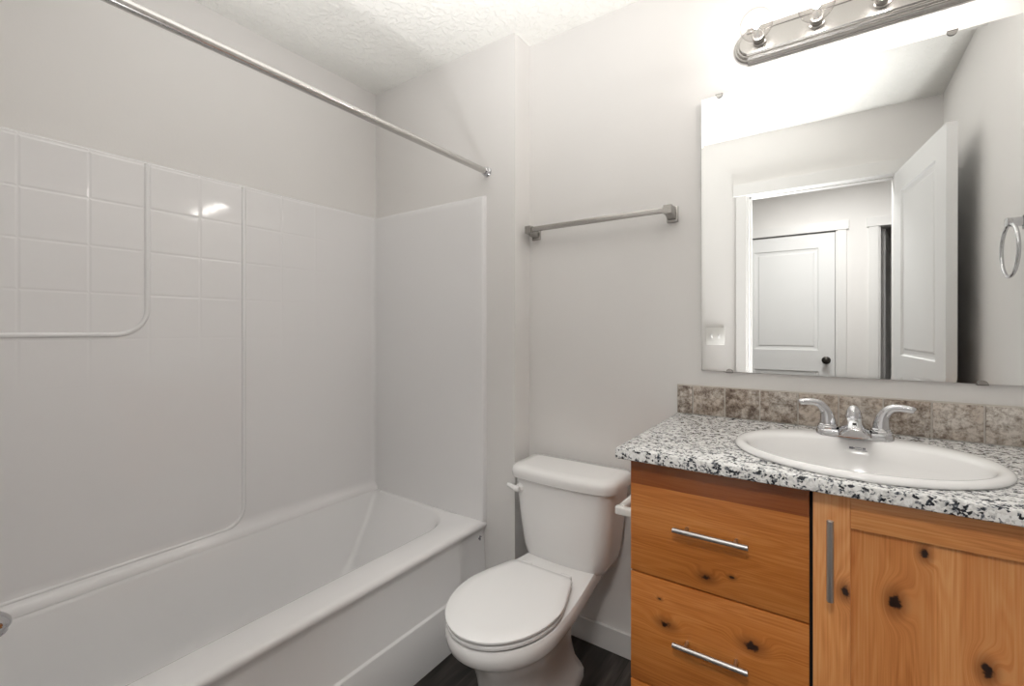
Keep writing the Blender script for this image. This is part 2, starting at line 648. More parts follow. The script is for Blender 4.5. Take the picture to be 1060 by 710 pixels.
struct('floor', bx(XL - T, 2.0, -3.2, W + T, -0.1, 0.0), M_FLOOR, 'dark grey brown wood plank floor under toilet and vanity', 'floor')
struct('ceiling', bx(XL - T, 2.0, -3.2, W + T, CH, CH + 0.1), M_CEIL, 'off white textured ceiling over the whole bathroom', 'ceiling')
struct('wall_back', bx(XL - T, XR + T, W, W + T, 0, CH), M_WALL, 'off white wall behind toilet, mirror and vanity', 'wall')
struct('wall_left', bx(XL - T, XL, DW - T, W, 0, CH), M_WALL, 'off white wall along the long side of the bathtub', 'wall')
struct('wall_wing', bx(XL, XW, YW, W, 0, CH), M_WALL, 'short wing wall between the bathtub end and the toilet', 'wall')
struct('wall_right', bx(XR, XR + T, DW - T, W, 0, CH), M_WALL, 'off white side wall at the right end of the vanity', 'wall')
bm = bmesh.new()
box(bm, XL, OPL - 0.018, DW - T, DW, 0, CH)
box(bm, OPR + 0.018, XR, DW - T, DW, 0, CH)
box(bm, OPL - 0.018, OPR + 0.018, DW - T, DW, OPT + 0.018, CH)
struct('wall_front', bm, M_WALL, 'off white wall around the open bathroom doorway, seen in the mirror', 'wall')
bm = bmesh.new()
box(bm, -1.9, -0.70, HB - T, HB, 0, CH)
box(bm, -0.70, 0.063, HB - T, HB, 2.03, CH)
box(bm, 0.063, D3L, HB - T, HB, 0, CH)
box(bm, D3L, D3R, HB - T, HB, 2.03, CH)
box(bm, D3R, 2.0, HB - T, HB, 0, CH)
struct('wall_hall', bm, M_WALL, 'grey white hallway wall beyond the doorway, seen in the mirror', 'wall')
bm = bmesh.new()
box(bm, -1.9 - T, -1.9, HB - T, DW - T, 0, CH)
box(bm, 2.0, 2.0 + T, -3.2, DW - T, 0, CH)
box(bm, XR + T, 2.0, DW - T - 0.02, DW - T, 0, CH)
box(bm, -1.9, 2.0, -3.2 - T, -3.2, 0, CH)
box(bm, -1.0 - T, -1.0, -3.2, HB - T, 0, CH)
struct('wall_hall_end', bm, M_WALL, 'plain walls closing the ends of the hallway', 'wall')

# door casings and jambs
def casing(name, xl, xr, ztop, yface, sgn, label, head_over=0.016, cw=0.061, left=True, right=True):
    bm = bmesh.new()
    t = 0.013
    y0, y1 = sorted((yface, yface + sgn * t))
    if left:
        box(bm, xl - cw - 0.012, xl - 0.012, y0, y1, 0, ztop + 0.012, 0.0015)
    if right:
        box(bm, xr + 0.012, xr + 0.012 + cw, y0, y1, 0, ztop + 0.012, 0.0015)
    y0, y1 = sorted((yface, yface + sgn * (t + 0.006)))
    box(bm, xl - cw - 0.012 - head_over, xr + cw + 0.012 + (head_over if right else 0), y0, y1, ztop + 0.012, ztop + 0.012 + 0.074, 0.0015)
    return struct(name, bm, M_TRIM, label, 'door casing')


casing('trim_1', OPL, OPR, 2.046, DW, 1, 'white flat casing round the bathroom doorway, seen in the mirror')
bm = bmesh.new()
box(bm, OPL - 0.018, OPL, DW - T - 0.002, DW + 0.002, 0, OPT + 0.018)
box(bm, OPR, OPR + 0.018, DW - T - 0.002, DW + 0.002, 0, OPT + 0.018)
box(bm, OPL, OPR, DW - T - 0.002, DW + 0.002, OPT, OPT + 0.018)
box(bm, OPL, OPL + 0.010, DW - T + 0.03, DW - 0.042, 0, OPT)
box(bm, OPL, OPR, DW - T + 0.03, DW - 0.042, OPT - 0.010, OPT)
struct('trim_2', bm, M_TRIM, 'white jamb lining the bathroom doorway, seen in the mirror', 'door jamb')
casing('trim_3', -0.70, 0.063, 2.012, HB, 1, 'white casing round the closed hallway door, seen in the mirror')
casing('trim_4', D3L, D3R, 2.012, HB, 1, 'white casing round the dark hallway opening, seen in the mirror')
bm = bmesh.new()
for (a, b_) in ((-0.70, 0.063), (D3L, D3R)):
    box(bm, a - 0.016, a, HB - T, HB + 0.001, 0, 2.03)
    box(bm, b_, b_ + 0.016, HB - T, HB + 0.001, 0, 2.03)
    box(bm, a, b_, HB - T, HB + 0.001, 2.024, 2.04)
struct('trim_5', bm, M_TRIM, 'white jambs lining the two hallway door openings', 'door jamb')


def panel_door(bm, w, h, t, panels, ex=0.0):
    """leaf in local coords: x 0..w, y 0..t, z 0..h with sunk framed panels on both faces"""
    def face(yf, s):
        xs = sorted({0, w} | {p[0] for p in panels} | {p[1] for p in panels})
        zs = sorted({0, h} | {p[2] for p in panels} | {p[3] for p in panels})
        for x0, x1 in zip(xs[:-1], xs[1:]):
            for z0, z1 in zip(zs[:-1], zs[1:]):
                inside = any(p[0] <= x0 and x1 <= p[1] and p[2] <= z0 and z1 <= p[3] for p in panels)
                if not inside:
                    bm.faces.new([bm.verts.new(v) for v in ((x0, yf, z0), (x1, yf, z0), (x1, yf, z1), (x0, yf, z1))])
        for (x0, x1, z0, z1) in panels:
            prof = [(0, 0), (0.006, -0.008), (0.018, -0.010), (0.030, -0.010), (0.040, -0.004)]
            rings = [[(x0 + i, yf + s * d, z0 + i), (x1 - i, yf + s * d, z0 + i), (x1 - i, yf + s * d, z1 - i), (x0 + i, yf + s * d, z1 - i)] for i, d in prof]
            loft(bm, rings, False, True)
    face(0, -1)
    face(t, 1)
    for q in (((0, 0, 0), (0, t, 0), (0, t, h), (0, 0, h)), ((w, 0, 0), (w, t, 0), (w, t, h), (w, 0, h)),
              ((0, 0, 0), (w, 0, 0), (w, t, 0), (0, t, 0)), ((0, 0, h), (w, 0, h), (w, t, h), (0, t, h))):
        bm.faces.new([bm.verts.new(v) for v in q])
    return bm


def knob(parent, x, z, t, name='knob'):
    for s, yf in ((-1, 0), (1, t)):
        bm = bmesh.new()
        M = frame_to((x, yf, z), (0, s, 0))
        lathe(bm, [(0.032, 0), (0.032, 0.004), (0.027, 0.008), (0.012, 0.011), (0.011, 0.030), (0.020, 0.036), (0.027, 0.046), (0.027, 0.056), (0.020, 0.064), (0.008, 0.067)], M)
        obj(name, bm, M_BRONZE, parent, local=True, label='dark round door knob')


# bathroom door, swung open against the right wall
DLEN, DH, DT = 0.705, 2.046, 0.035
d1 = thing('door_1', 'white panelled bathroom door swung open beside right wall, seen in the mirror', 'door', (OPR - 0.001, DW + 0.018, 0.006))
d1['kind'] = 'structure'
d1.rotation_euler = (0, 0, math.radians(82.2))
# local x runs from hinge to free edge, local +y faces the room's left
bm = panel_door(bmesh.new(), DLEN, DH, DT, [(0.115, DLEN - 0.115, 1.07, DH - 0.115), (0.115, DLEN - 0.115, 0.24, 0.90)])
bmesh.ops.translate(bm, verts=bm.verts, vec=(0, -DT, 0))
obj('leaf', bm, M_DOOR, d1, local=True, smooth=0)
for s, yf in ((1, 0.0), (-1, -DT)):
    bm = bmesh.new()
    M = frame_to((DLEN - 0.07, yf, 0.87), (0, s, 0))
    lathe(bm, [(0.032, 0), (0.032, 0.004), (0.027, 0.008), (0.012, 0.011), (0.011, 0.030), (0.020, 0.036), (0.026, 0.046), (0.026, 0.054), (0.018, 0.060)], M)
    obj('knob', bm, M_BRONZE, d1, local=True, label='dark round door knob')
for hz in (0.22, 1.05, 1.82):
    bm = bmesh.new()
    lathe(bm, [(0.006, 0), (0.006, 0.09)], Matrix.Translation((0.0, -0.004 - DT, hz)) @ Matrix.Identity(4))
    obj('hinge', bm, M_NICKEL, d1, local=True)

# hall door, closed
d2 = thing('door_2', 'closed white two panel hallway door with dark knob, seen in the mirror', 'door', (-0.697, HB - 0.045, 0.008))
d2['kind'] = 'structure'
bm = panel_door(bmesh.new(), 0.757, 2.008, DT, [(0.155, 0.757 - 0.115, 1.01, 1.885), (0.155, 0.757 - 0.115, 0.22, 0.83)])
obj('leaf', bm, M_DOOR, d2, local=True, smooth=0)
knob(d2, 0.757 - 0.062, 0.928, DT)

# door standing open inside the second hall opening
d3 = thing('door_3', 'white hallway door standing ajar in a dark opening, seen in the mirror', 'door', (D3L + 0.004, HB - T - 0.004, 0.008))
d3['kind'] = 'structure'
d3.rotation_euler = (0, 0, math.radians(-82))
bm = panel_door(bmesh.new(), 0.75, 2.008, DT, [(0.115, 0.635, 1.01, 1.885), (0.115, 0.635, 0.22, 0.83)])
obj('leaf', bm, M_DOOR, d3, local=True, smooth=0)
for hz in (0.2, 1.06, 1.70):
    bm = bx(-0.012, 0.012, -0.006, 0.004, hz, hz + 0.09, 0.002)
    obj('hinge', bm, M_NICKEL, d3, local=True, label='metal door hinge')

# baseboards
struct('baseboard_back', bx(XW, -0.404, W - 0.013, W, 0, 0.090, 0.003), M_TRIM, 'white baseboard on the wall behind the toilet', 'baseboard')
struct('baseboard_wing', bx(XW, XW + 0.013, YW, W - 0.013, 0, 0.090, 0.003), M_TRIM, 'white baseboard on the end of the wing wall', 'baseboard')
struct('baseboard_front', bx(-1.15, OPL - 0.075, DW, DW + 0.013, 0, 0.090, 0.003), M_TRIM, 'white baseboard left of the bathroom doorway', 'baseboard')
struct('baseboard_right', bx(XR - 0.013, XR, DW + 0.013, 1.09, 0, 0.090, 0.003), M_TRIM, 'white baseboard along the right wall behind the open door', 'baseboard')
bm = bmesh.new()
box(bm, -1.9, -0.79, HB, HB + 0.013, 0, 0.09)
box(bm, 0.152, D3L - 0.09, HB, HB + 0.013, 0, 0.09)
struct('baseboard_hall', bm, M_TRIM, 'white baseboard along the hallway wall', 'baseboard')

# ------------------------------------------------------------------ tub and shower unit
PX = -1.898        # face of the long surround panel
PY = 1.503         # face of the end panel by the wing wall
PY0 = 0.058        # face of the plumbing end panel
ST = 1.790         # surround top
RZ = 0.413         # rim height
FX = -1.197        # outer front of the rim
tub = thing('bathtub_shower_unit', 'white moulded bathtub and shower surround along left wall', 'bathtub', (-1.55, 0.78, 0))

def tub_ring(x0, x1, y0, y1a, y1b, radii, z, n=8, recess=0.0):
    """rounded ring; right end runs from (x1, y1a) at the front to (x0, y1b) at the back"""
    pts = []
    cor = [(x1, y1a), (x0, y1b), (x0, y0), (x1, y0)]
    for i, (c, r) in enumerate(zip(cor, radii)):
        p = Vector(c)
        a = (Vector(cor[i - 1]) - p).normalized()
        b_ = (Vector(cor[(i + 1) % 4]) - p).normalized()
        s_, e_ = p + a * r, p + b_ * r
        for k in range(n + 1):
            t = k / n
            q = (1 - t) ** 2 * s_ + 2 * t * (1 - t) * (p * 0.86 + (s_ + e_) / 2 * 0.14) + t * t * e_
            pts.append((q.x, q.y, z))
    a, b_ = Vector(pts[-1]), Vector(pts[0])
    for yv in (0.5, 1.0, 1.32, 1.345, 1.36, 1.375, 1.39, 1.41, 1.45):
        pts.append(tuple(a.lerp(b_, (yv - 0.049) / 1.4735)))
    if recess:
        out = []
        for x, y, zz in pts:
            if x > -1.5:
                t = min(1.0, max(0.0, (y - 1.345) / 0.045))
                x -= recess * t * t * (3 - 2 * t)
            out.append((x, y, zz))
        pts = out
    return pts


bm = bmesh.new()
XB = -1.905
rings = []
# apron from the floor up, outside
def outer(xf, z, r=0.004, recess=0.0):
    return tub_ring(XB, xf, 0.045, 1.5265, 1.5265, (r, r, r, r), z, recess=recess)
rings.append(outer(-1.166, 0.0, recess=0.024))
rings.append(outer(-1.169, 0.182, recess=0.024))
rings.append(outer(-1.171, 0.186, recess=0.022))
rings.append(outer(-1.177, 0.188, recess=0.016))
rings.append(outer(-1.179, 0.191, recess=0.015))
rings.append(outer(-1.192, 0.350, recess=0.012))
rings.append(outer(-1.194, 0.366, recess=0.010))
rings.append(outer(-1.194, 0.376, recess=0.006))
rings.append(outer(-1.190, 0.388))
rings.append(outer(-1.188, 0.396))
rings.append(outer(-1.191, 0.405, 0.006))
rings.append(outer(-1.199, RZ - 0.002, 0.008))
rings.append(outer(-1.210, RZ, 0.012))
IN = dict(x0=-1.872, x1=-1.318, y0=0.14, y1a=1.452, y1b=1.492)
def inner(dx0, dx1, dy0, dy1, z, rr):
    return tub_ring(IN['x0'] + dx0, IN['x1'] - dx1, IN['y0'] + dy0, IN['y1a'] - dy1, IN['y1b'] - dy1, rr, z)
rings.append(inner(-0.004, -0.012, -0.012, -0.006, RZ + 0.001, (0.15, 0.05, 0.06, 0.15)))
rings.append(inner(0.0, 0.0, 0.0, 0.0, RZ - 0.004, (0.14, 0.030, 0.06, 0.14)))
rings.append(inner(0.004, 0.010, 0.008, 0.008, RZ - 0.016, (0.14, 0.026, 0.06, 0.14)))
rings.append(inner(0.018, 0.022, 0.03, 0.050, 0.33, (0.14, 0.024, 0.06, 0.14)))
rings.append(inner(0.034, 0.040, 0.06, 0.115, 0.24, (0.14, 0.024, 0.06, 0.14)))
rings.append(inner(0.050, 0.058, 0.08, 0.175, 0.155, (0.14, 0.030, 0.06, 0.14)))
rings.append(inner(0.070, 0.075, 0.10, 0.215, 0.105, (0.14, 0.06, 0.07, 0.14)))
rings.append(inner(0.105, 0.105, 0.14, 0.265, 0.080, (0.13, 0.07, 0.08, 0.13)))
rings.append(inner(0.17, 0.17, 0.22, 0.36, 0.072, (0.08, 0.06, 0.06, 0.08)))
loft(bm, rings, True, True)
obj('tub', bm, M_TUB, tub, smooth=50)

# long surround panel: the slab, its cove onto the tub and two raised ribs
bm = bmesh.new()
prof = [(-1.912, ST), (-1.906, ST + 0.004), (-1.900, ST + 0.001), (PX, ST - 0.006), (PX, ST - 0.014), (PX, ST - 0.022), (PX, 0.490), (PX, 0.480), (PX, 0.470), (PX + 0.004, 0.452), (PX + 0.014, 0.439),
        (PX + 0.022, 0.430), (PX + 0.025, 0.418), (PX + 0.0255, RZ + 0.0005), (-1.912, RZ + 0.0005)]
loft(bm, [[(x, y, z) for x, z in prof] for y in (0.04, 1.5265)], True, True)
obj('back_panel', bm, M_SURR, tub)
def rib_path(yv, zb, r, yend, step=10):
    pts = [(yv, ST - 0.004), (yv, (ST + zb) / 2), (yv, zb + r)]
    for k in range(1, step + 1):
        a = PI / 2 * k / step
        pts.append((yv - r + r * math.cos(a), zb + r - r * math.sin(a)))
    pts.append((yend, zb))
    return pts
for (yv, zb, r) in ((0.5605, 1.207, 0.085), (0.871, 0.452, 0.075)):
    bm = bmesh.new()
    tube(bm, [(PX - 0.002, y, z) for y, z in rib_path(yv, zb, r, 0.062)], 0.0085, n=12, squash=(1.0, 1.0))
    obj('rib', bm, M_TUB, tub, smooth=60)

# end panels with a rounded front flange
def end_panel(y_face, y_back, s):
    bm = bmesh.new()
    xs = FX - 0.002
    prof = [(-1.900, y_back), (-1.900, y_face - s * 0.0), (-1.886, y_face), (-1.235, y_face), (xs - 0.003, y_face), (xs + 0.002, y_face + s * 0.001),
            (xs + 0.006, y_face + s * 0.004), (xs + 0.008, y_back)]
    lev = [(RZ - 0.002, 0), (ST - 0.03, 0), (ST - 0.008, 0.0), (ST - 0.001, 0.003), (ST + 0.002, 0.010)]
    loft(bm, [[(x, y if abs(y - y_back) < 1e-6 else y + s * d, z) for x, y in prof] for z, d in lev], True, True)
    return bm
obj('end_panel', end_panel(PY, 1.5272, 1), M_TUB, tub)
obj('end_panel', end_panel(PY0, 0.0355, -1), M_TUB, tub)
# rounded inner corner between long panel and end panel
bm = bmesh.new()
r = 0.016
arc = [(PX - 0.001, PY - r)] + [(PX + r - r * math.cos(PI / 2 * k / 6), PY - r + r * math.sin(PI / 2 * k / 6)) for k in range(7)] + [(PX + r, PY + 0.001), (PX - 0.001, PY + 0.001)]
loft(bm, [[(x, y, z) for x, y in arc] for z in (RZ, ST - 0.004)], True, True)
obj('corner_cove', bm, M_TUB, tub, smooth=60)
# little maker's mark pressed into the apron: three small leaves
bm = bmesh.new()
for (dy, dz, a) in ((-0.006, 0.0, 0.5), (0.004, 0.004, -0.5), (0.0, -0.006, 1.4)):
    M = Matrix.Translation((-1.2045, 1.497 + dy * 0.8, 0.345 + dz)) @ Matrix.Rotation(a, 4, 'X')
    box(bm, -0.002, 0.004, -0.0055, 0.0055, -0.0018, 0.0018, M=M)
obj('logo', bm, M_GREYINK, tub, label='small grey leaf mark')

# spout on the plumbing end
sp = thing('tub_spout', 'chrome bathtub spout on the near end panel at left frame edge', 'spout', (-1.56, PY0, 0.56))
bm = bmesh.new()
path = [(-1.56, PY0, 0.565), (-1.56, 0.10, 0.565), (-1.56, 0.145, 0.562), (-1.56, 0.172, 0.552), (-1.56, 0.184, 0.535)]
tube(bm, spline(path, 4), [0.030] * 6 + [0.029] * 5 + [0.028] * 4 + [0.026, 0.024], n=20)
obj('body', bm, M_CHROME, sp, smooth=50)
bm = bmesh.new()
lathe(bm, [(0.026, 0.0), (0.027, 0.003), (0.027, 0.012), (0.022, 0.014)], frame_to((-1.56, 0.170, 0.538), (0, 0.25, -1)))
obj('nozzle', bm, M_CHROME, sp)
bm = bmesh.new()
lathe(bm, [(0.0035, 0), (0.0035, 0.018), (0.007, 0.019), (0.008, 0.026), (0.005, 0.030)], frame_to((-1.56, 0.150, 0.586), (0, 0, 1)), n=14)
obj('diverter_knob', bm, M_CHROME, sp)

# shower rod
RX, RZD = -1.187, 1.893
rod = thing('shower_curtain_rod', 'straight satin steel shower rod spanning above the bathtub', 'shower rod', (RX, 0.78, RZD))
bm = bmesh.new()
tube(bm, [(RX, DW + 0.002, RZD), (RX, 1.0, RZD), (RX, YW - 0.002, RZD)], 0.0125, n=24)
obj('rod', bm, M_ROD, rod)
for y, s in ((YW, -1), (DW, 1)):
    bm = bmesh.new()
    lathe(bm, [(0.021, 0), (0.021, 0.005), (0.0185, 0.008), (0.0165, 0.010), (0.0165, 0.022), (0.014, 0.024)], frame_to((RX, y, RZD), (0, s, 0)))
    obj('flange', bm, M_CHROME, rod)

# ------------------------------------------------------------------ toilet
TX = -0.790
toilet = thing('toilet', 'white two piece toilet with closed lid between bathtub and vanity', 'toilet', (TX, 1.25, 0))

def egg(yf, ym, yb, hw, hb, z, n=48, pb=2.0, cx=TX):
    """outline: elliptical front from ym to yf, back narrowing to half width hb at yb (rounded corners)"""
    pts = []
    h = n // 2
    for k in range(h + 1):                     # front half, right to left
        a = PI * k / h
        pts.append((cx + hw * math.cos(a), ym - (ym - yf) * math.sin(a), z))
    nb = n - h - 1
    for k in range(1, nb + 1):                 # back half, left to right
        t = k / (nb + 1)
        # path: left side up, across, right side down
        L1 = (yb - ym)
        per = 2 * L1 + 2 * hb
        d = t * per
        if d < L1:
            u = d / L1
            x = -(hw + (hb - hw) * (u * u * (3 - 2 * u) * 0.55 + u * u * 0.45))
            y = ym + L1 * u
        elif d < L1 + 2 * hb:
            u = (d - L1) / (2 * hb)
            x = -hb + 2 * hb * u
            y = yb
        else:
            u = 1 - (d - L1 - 2 * hb) / L1
            x = hw + (hb - hw) * (u * u * (3 - 2 * u) * 0.55 + u * u * 0.45)
            y = ym + L1 * u
        pts.append((cx + x, y, z))
    return pts


bm = bmesh.new()
rings = [egg(0.978, 1.20, 1.46, 0.124, 0.085, 0.0),
         egg(0.977, 1.20, 1.46, 0.126, 0.086, 0.030),
         egg(0.984, 1.20, 1.455, 0.120, 0.080, 0.050),
         egg(1.012, 1.20, 1.45, 0.104, 0.062, 0.085),
         egg(1.020, 1.18, 1.43, 0.097, 0.058, 0.14),
         egg(1.012, 1.17, 1.43, 0.100, 0.058, 0.200),
         egg(1.000, 1.16, 1.45, 0.108, 0.062, 0.245),
         egg(0.972, 1.15, 1.49, 0.130, 0.076, 0.287),
         egg(0.940, 1.14, 1.54, 0.152, 0.098, 0.318),
         egg(0.924, 1.13, 1.58, 0.162, 0.118, 0.328),
         egg(0.914, 1.13, 1.58, 0.167, 0.120, 0.338),
         egg(0.910, 1.13, 1.58, 0.170, 0.120, 0.356),
         egg(0.911, 1.13, 1.58, 0.170, 0.120, 0.374),
         egg(0.918, 1.13, 1.576, 0.165, 0.116, 0.383),
         egg(0.96, 1.13, 1.55, 0.13, 0.09, 0.385)]
loft(bm, rings, True, True)
obj('bowl', bm, M_CHINA, toilet, smooth=50)
bm = bmesh.new()
LB = 1.318
rings = [egg(0.918, 1.125, LB, 0.156, 0.108, 0.3875), egg(0.909, 1.125, LB, 0.165, 0.114, 0.3915), egg(0.909, 1.125, LB, 0.165, 0.114, 0.3975),
         egg(0.917, 1.125, LB, 0.157, 0.109, 0.4015)]
loft(bm, rings, True, True)
obj('seat', bm, M_SEAT, toilet, smooth=50)
bm = bmesh.new()
rings = [egg(0.918, 1.125, LB + 0.004, 0.156, 0.108, 0.4055), egg(0.906, 1.125, LB + 0.004, 0.167, 0.115, 0.4085), egg(0.906, 1.125, LB + 0.004, 0.167, 0.115, 0.4135),
         egg(0.912, 1.125, LB, 0.162, 0.112, 0.4175), egg(0.95, 1.14, LB - 0.02, 0.13, 0.09, 0.4195), egg(1.04, 1.15, LB - 0.09, 0.06, 0.05, 0.4205)]
loft(bm, rings, True, True)
obj('lid', bm, M_SEAT, toilet, smooth=50)
for s in (-1, 1):
    bm = bx(TX + s * 0.078 - 0.020, TX + s * 0.078 + 0.020, LB + 0.004, LB + 0.030, 0.385, 0.4085, 0.005, 3)
    obj('hinge', bm, M_SEAT, toilet)
    bm = bmesh.new()
    lathe(bm, [(0.016, 0), (0.016, 0.006), (0.011, 0.016), (0.004, 0.020)], frame_to((TX + s * 0.112, 1.33, 0.030), (s * 0.35, 0, 1)))
    obj('bolt_cap', bm, M_SEAT, toilet)


def tank_ring(hw, yf, yb, bow, z, rc, n=8, nf=14):
    """front (low y) bowed outwards by bow, rounded corners"""
    base = rrect(-hw, hw, yf, yb, (rc * 0.6, rc * 0.6, rc, rc), n)
    # subdivide straight front edge: insert points between the two front corners
    out = []
    for i, p in enumerate(base):
        out.append(p)
        if i == 3 * (n + 1) - 1:
            q = base[i + 1]
            for k in range(1, nf):
                t = k / nf
                out.append((p[0] + (q[0] - p[0]) * t, p[1] + (q[1] - p[1]) * t))
    res = []
    for x, y in out:
        w = max(0.0, 1 - (x / hw) ** 2)
        f = (yb - y) / (yb - yf)
        res.append((TX + x, y - bow * w * f, z))
    return res


bm = bmesh.new()
TB = 1.612
rings = [tank_ring(0.112, 1.475, 1.575, 0.01, 0.362, 0.03), tank_ring(0.137, 1.458, 1.592, 0.014, 0.364, 0.04),
         tank_ring(0.153, 1.447, 1.602, 0.016, 0.372, 0.045), tank_ring(0.162, 1.441, 1.606, 0.017, 0.388, 0.05),
         tank_ring(0.170, 1.436, TB, 0.018, 0.42, 0.05), tank_ring(0.182, 1.432, TB, 0.019, 0.50, 0.05),
         tank_ring(0.191, 1.430, TB, 0.019, 0.58, 0.048), tank_ring(0.199, 1.428, TB, 0.019, 0.662, 0.045)]
loft(bm, rings, True, True)
obj('tank', bm, M_CHINA, toilet, smooth=50)
bm = bmesh.new()
rings = [tank_ring(0.204, 1.424, TB + 0.004, 0.019, 0.664, 0.045), tank_ring(0.211, 1.417, TB + 0.006, 0.020, 0.668, 0.047), tank_ring(0.213, 1.415, TB + 0.006, 0.020, 0.680, 0.048),
         tank_ring(0.213, 1.415, TB + 0.006, 0.020, 0.693, 0.048), tank_ring(0.209, 1.419, TB + 0.004, 0.020, 0.703, 0.047), tank_ring(0.200, 1.428, TB - 0.003, 0.019, 0.709, 0.044),
         tank_ring(0.17, 1.455, TB - 0.03, 0.016, 0.7115, 0.035)]
loft(bm, rings, True, True)
obj('tank_lid', bm, M_CHINA, toilet, smooth=50)
# flush lever
lv = bmesh.new()
lathe(lv, [(0.017, 0), (0.017, 0.004), (0.014, 0.007), (0.010, 0.010), (0.010, 0.016)], frame_to((TX - 0.160, 1.424, 0.628), (0, -1, 0)), n=20)
tube(lv, spline([(TX - 0.157, 1.406, 0.628), (TX - 0.170, 1.400, 0.631), (TX - 0.186, 1.398, 0.637), (TX - 0.200, 1.398, 0.639)], 5), [0.0115] * 6 + [0.0095] * 5 + [0.008] * 4 + [0.004], n=12)
obj('flush_lever', lv, M_SEAT, toilet, smooth=50, label='white flush lever')

# ------------------------------------------------------------------ vanity
VX0, VX1 = -0.4025, 0.490
VF = 1.100                       # face of drawers and door
CT, CB = 0.933, 0.9065           # counter top and underside
van = thing('vanity_cabinet', 'knotty alder vanity cabinet with drawers and door under sink', 'cabinet', (0.04, 1.37, 0))
bm = bmesh.new()
CF = VF + 0.021
box(bm, VX0, VX0 + 0.018, CF, W - 0.002, 0, CB - 0.001)
box(bm, VX1 - 0.018, VX1, CF, W - 0.002, 0, CB - 0.001)
box(bm, -0.034, -0.016, CF, W - 0.02, 0.10, CB - 0.14)
box(bm, VX0 + 0.018, VX1 - 0.018, CF, W - 0.02, 0.085, 0.10)
box(bm, VX0 + 0.018, VX1 - 0.018, W - 0.014, W - 0.002, 0.0, CB - 0.001)
box(bm, VX0 + 0.018, VX1 - 0.018, CF, CF + 0.018, CB - 0.06, CB - 0.001)
box(bm, VX0 + 0.018, VX1 - 0.018, CF + 0.06, CF + 0.075, 0.0, 0.085)
obj('carcass', bm, [M_CARC], van, smooth=0)
bm = bmesh.new()
box(bm, VX0 + 0.001, VX1, CF - 0.0005, CF + 0.0005, 0.10, CB - 0.001)
obj('gap_shade_sheet', bm, M_DARK, van, smooth=0)  # flat black sheet paints in the shade behind drawer and door gaps


def bar_pull(parent, p, axis, length):
    """round bar pull with two posts; p = centre on the face"""
    bm = bmesh.new()
    a = Vector((1, 0, 0)) if axis == 'x' else Vector((0, 0, 1))
    c = Vector(p) + Vector((0, -0.028, 0))
    tube(bm, [c - a * length / 2, c - a * (length / 2 - 0.001), c + a * (length / 2 - 0.001), c + a * length / 2], [0.0052, 0.006, 0.006, 0.0052], n=16)
    for s in (-1, 1):
        q = Vector(p) + a * s * length * 0.33
        tube(bm, [q, q + Vector((0, -0.024, 0))], 0.0042, n=12)
    return obj('handle', bm, M_STEEL, parent, label='satin steel bar pull')


DX0, DX1 = VX0 + 0.0005, -0.0285
for (z0, z1, hz, mt) in ((0.6265, 0.8985, 0.761, M_DRAWER1), (0.358, 0.6225, 0.4955, M_DRAWER2), (0.105, 0.354, 0.235, M_DRAWER3)):
    dr = obj('drawer', bx(DX0, DX1, VF, VF + 0.020, z0, z1, 0.0015), mt, van)
    bar_pull(dr, (-0.2145, VF, hz), 'x', 0.157)
# shaker door
EX0, EX1, EZ0, EZ1 = -0.0225, 0.486, 0.105, 0.8985
SW = 0.061
dbm = bmesh.new()
box(dbm, EX0, EX0 + SW, VF, VF + 0.020, EZ0, EZ1, 0.0012, mat=0)
box(dbm, EX1 - SW, EX1, VF, VF + 0.020, EZ0, EZ1, 0.0012, mat=0)
door = obj('door', dbm, [M_STILE], van, label='shaker cabinet door')
for (z0, z1) in ((EZ1 - 0.0615, EZ1 - 0.0005), (EZ0 + 0.0005, EZ0 + 0.0615)):
    obj('rail', bx(EX0 + SW, EX1 - SW, VF + 0.0003, VF + 0.0195, z0, z1, 0.0010), M_RAIL, door)
obj('panel', bx(EX0 + SW - 0.004, EX1 - SW + 0.004, VF + 0.010, VF + 0.018, EZ0 + 0.057, EZ1 - 0.057), M_PANEL, door, smooth=0)
bar_pull(door, (0.006, VF, 0.7755), 'z', 0.157)

# countertop with an oval cut-out
SKX, SKY, SKA, SKB = 0.056, 1.310, 0.251, 0.219
ct = bmesh.new()
cx0, cx1, cy0, cy1 = -0.4285, XR - 0.001, 1.064, W - 0.001
n = 96
def rect_pt(a, i):
    x0, x1, y0, y1 = cx0 + i, cx1, cy0 + i, cy1
    dx, dy = math.cos(a), math.sin(a)
    t = min(((x1 if dx > 0 else x0) - SKX) / dx if abs(dx) > 1e-9 else 1e9, ((y1 if dy > 0 else y0) - SKY) / dy if abs(dy) > 1e-9 else 1e9)
    return (SKX + dx * t, SKY + dy * t)
angs = [2 * PI * k / n for k in range(n)]
for (x, y) in ((cx0, cy0), (cx1, cy0), (cx1, cy1), (cx0, cy1)):
    a = math.atan2(y - SKY, x - SKX) % (2 * PI)
    k = min(range(len(angs)), key=lambda q: abs(angs[q] - a))
    angs[k] = a
angs.sort()
def ell(f, z):
    return [(SKX + SKA * f * math.cos(a), SKY + SKB * f * math.sin(a), z) for a in angs]
rings = [ell(0.93, CB), [(*rect_pt(a, 0.002), CB) for a in angs], [(*rect_pt(a, 0.0), CB + 0.002) for a in angs], [(*rect_pt(a, 0.0), CT - 0.004) for a in angs],
         [(*rect_pt(a, 0.0015), CT - 0.001) for a in angs], [(*rect_pt(a, 0.004), CT) for a in angs], ell(0.93, CT)]
loft(ct, rings + [rings[0]], False, False)
top = obj('countertop', ct, M_GRANITE, smooth=30)
tag(top, 'speckled black and white granite countertop on the vanity', 'countertop')

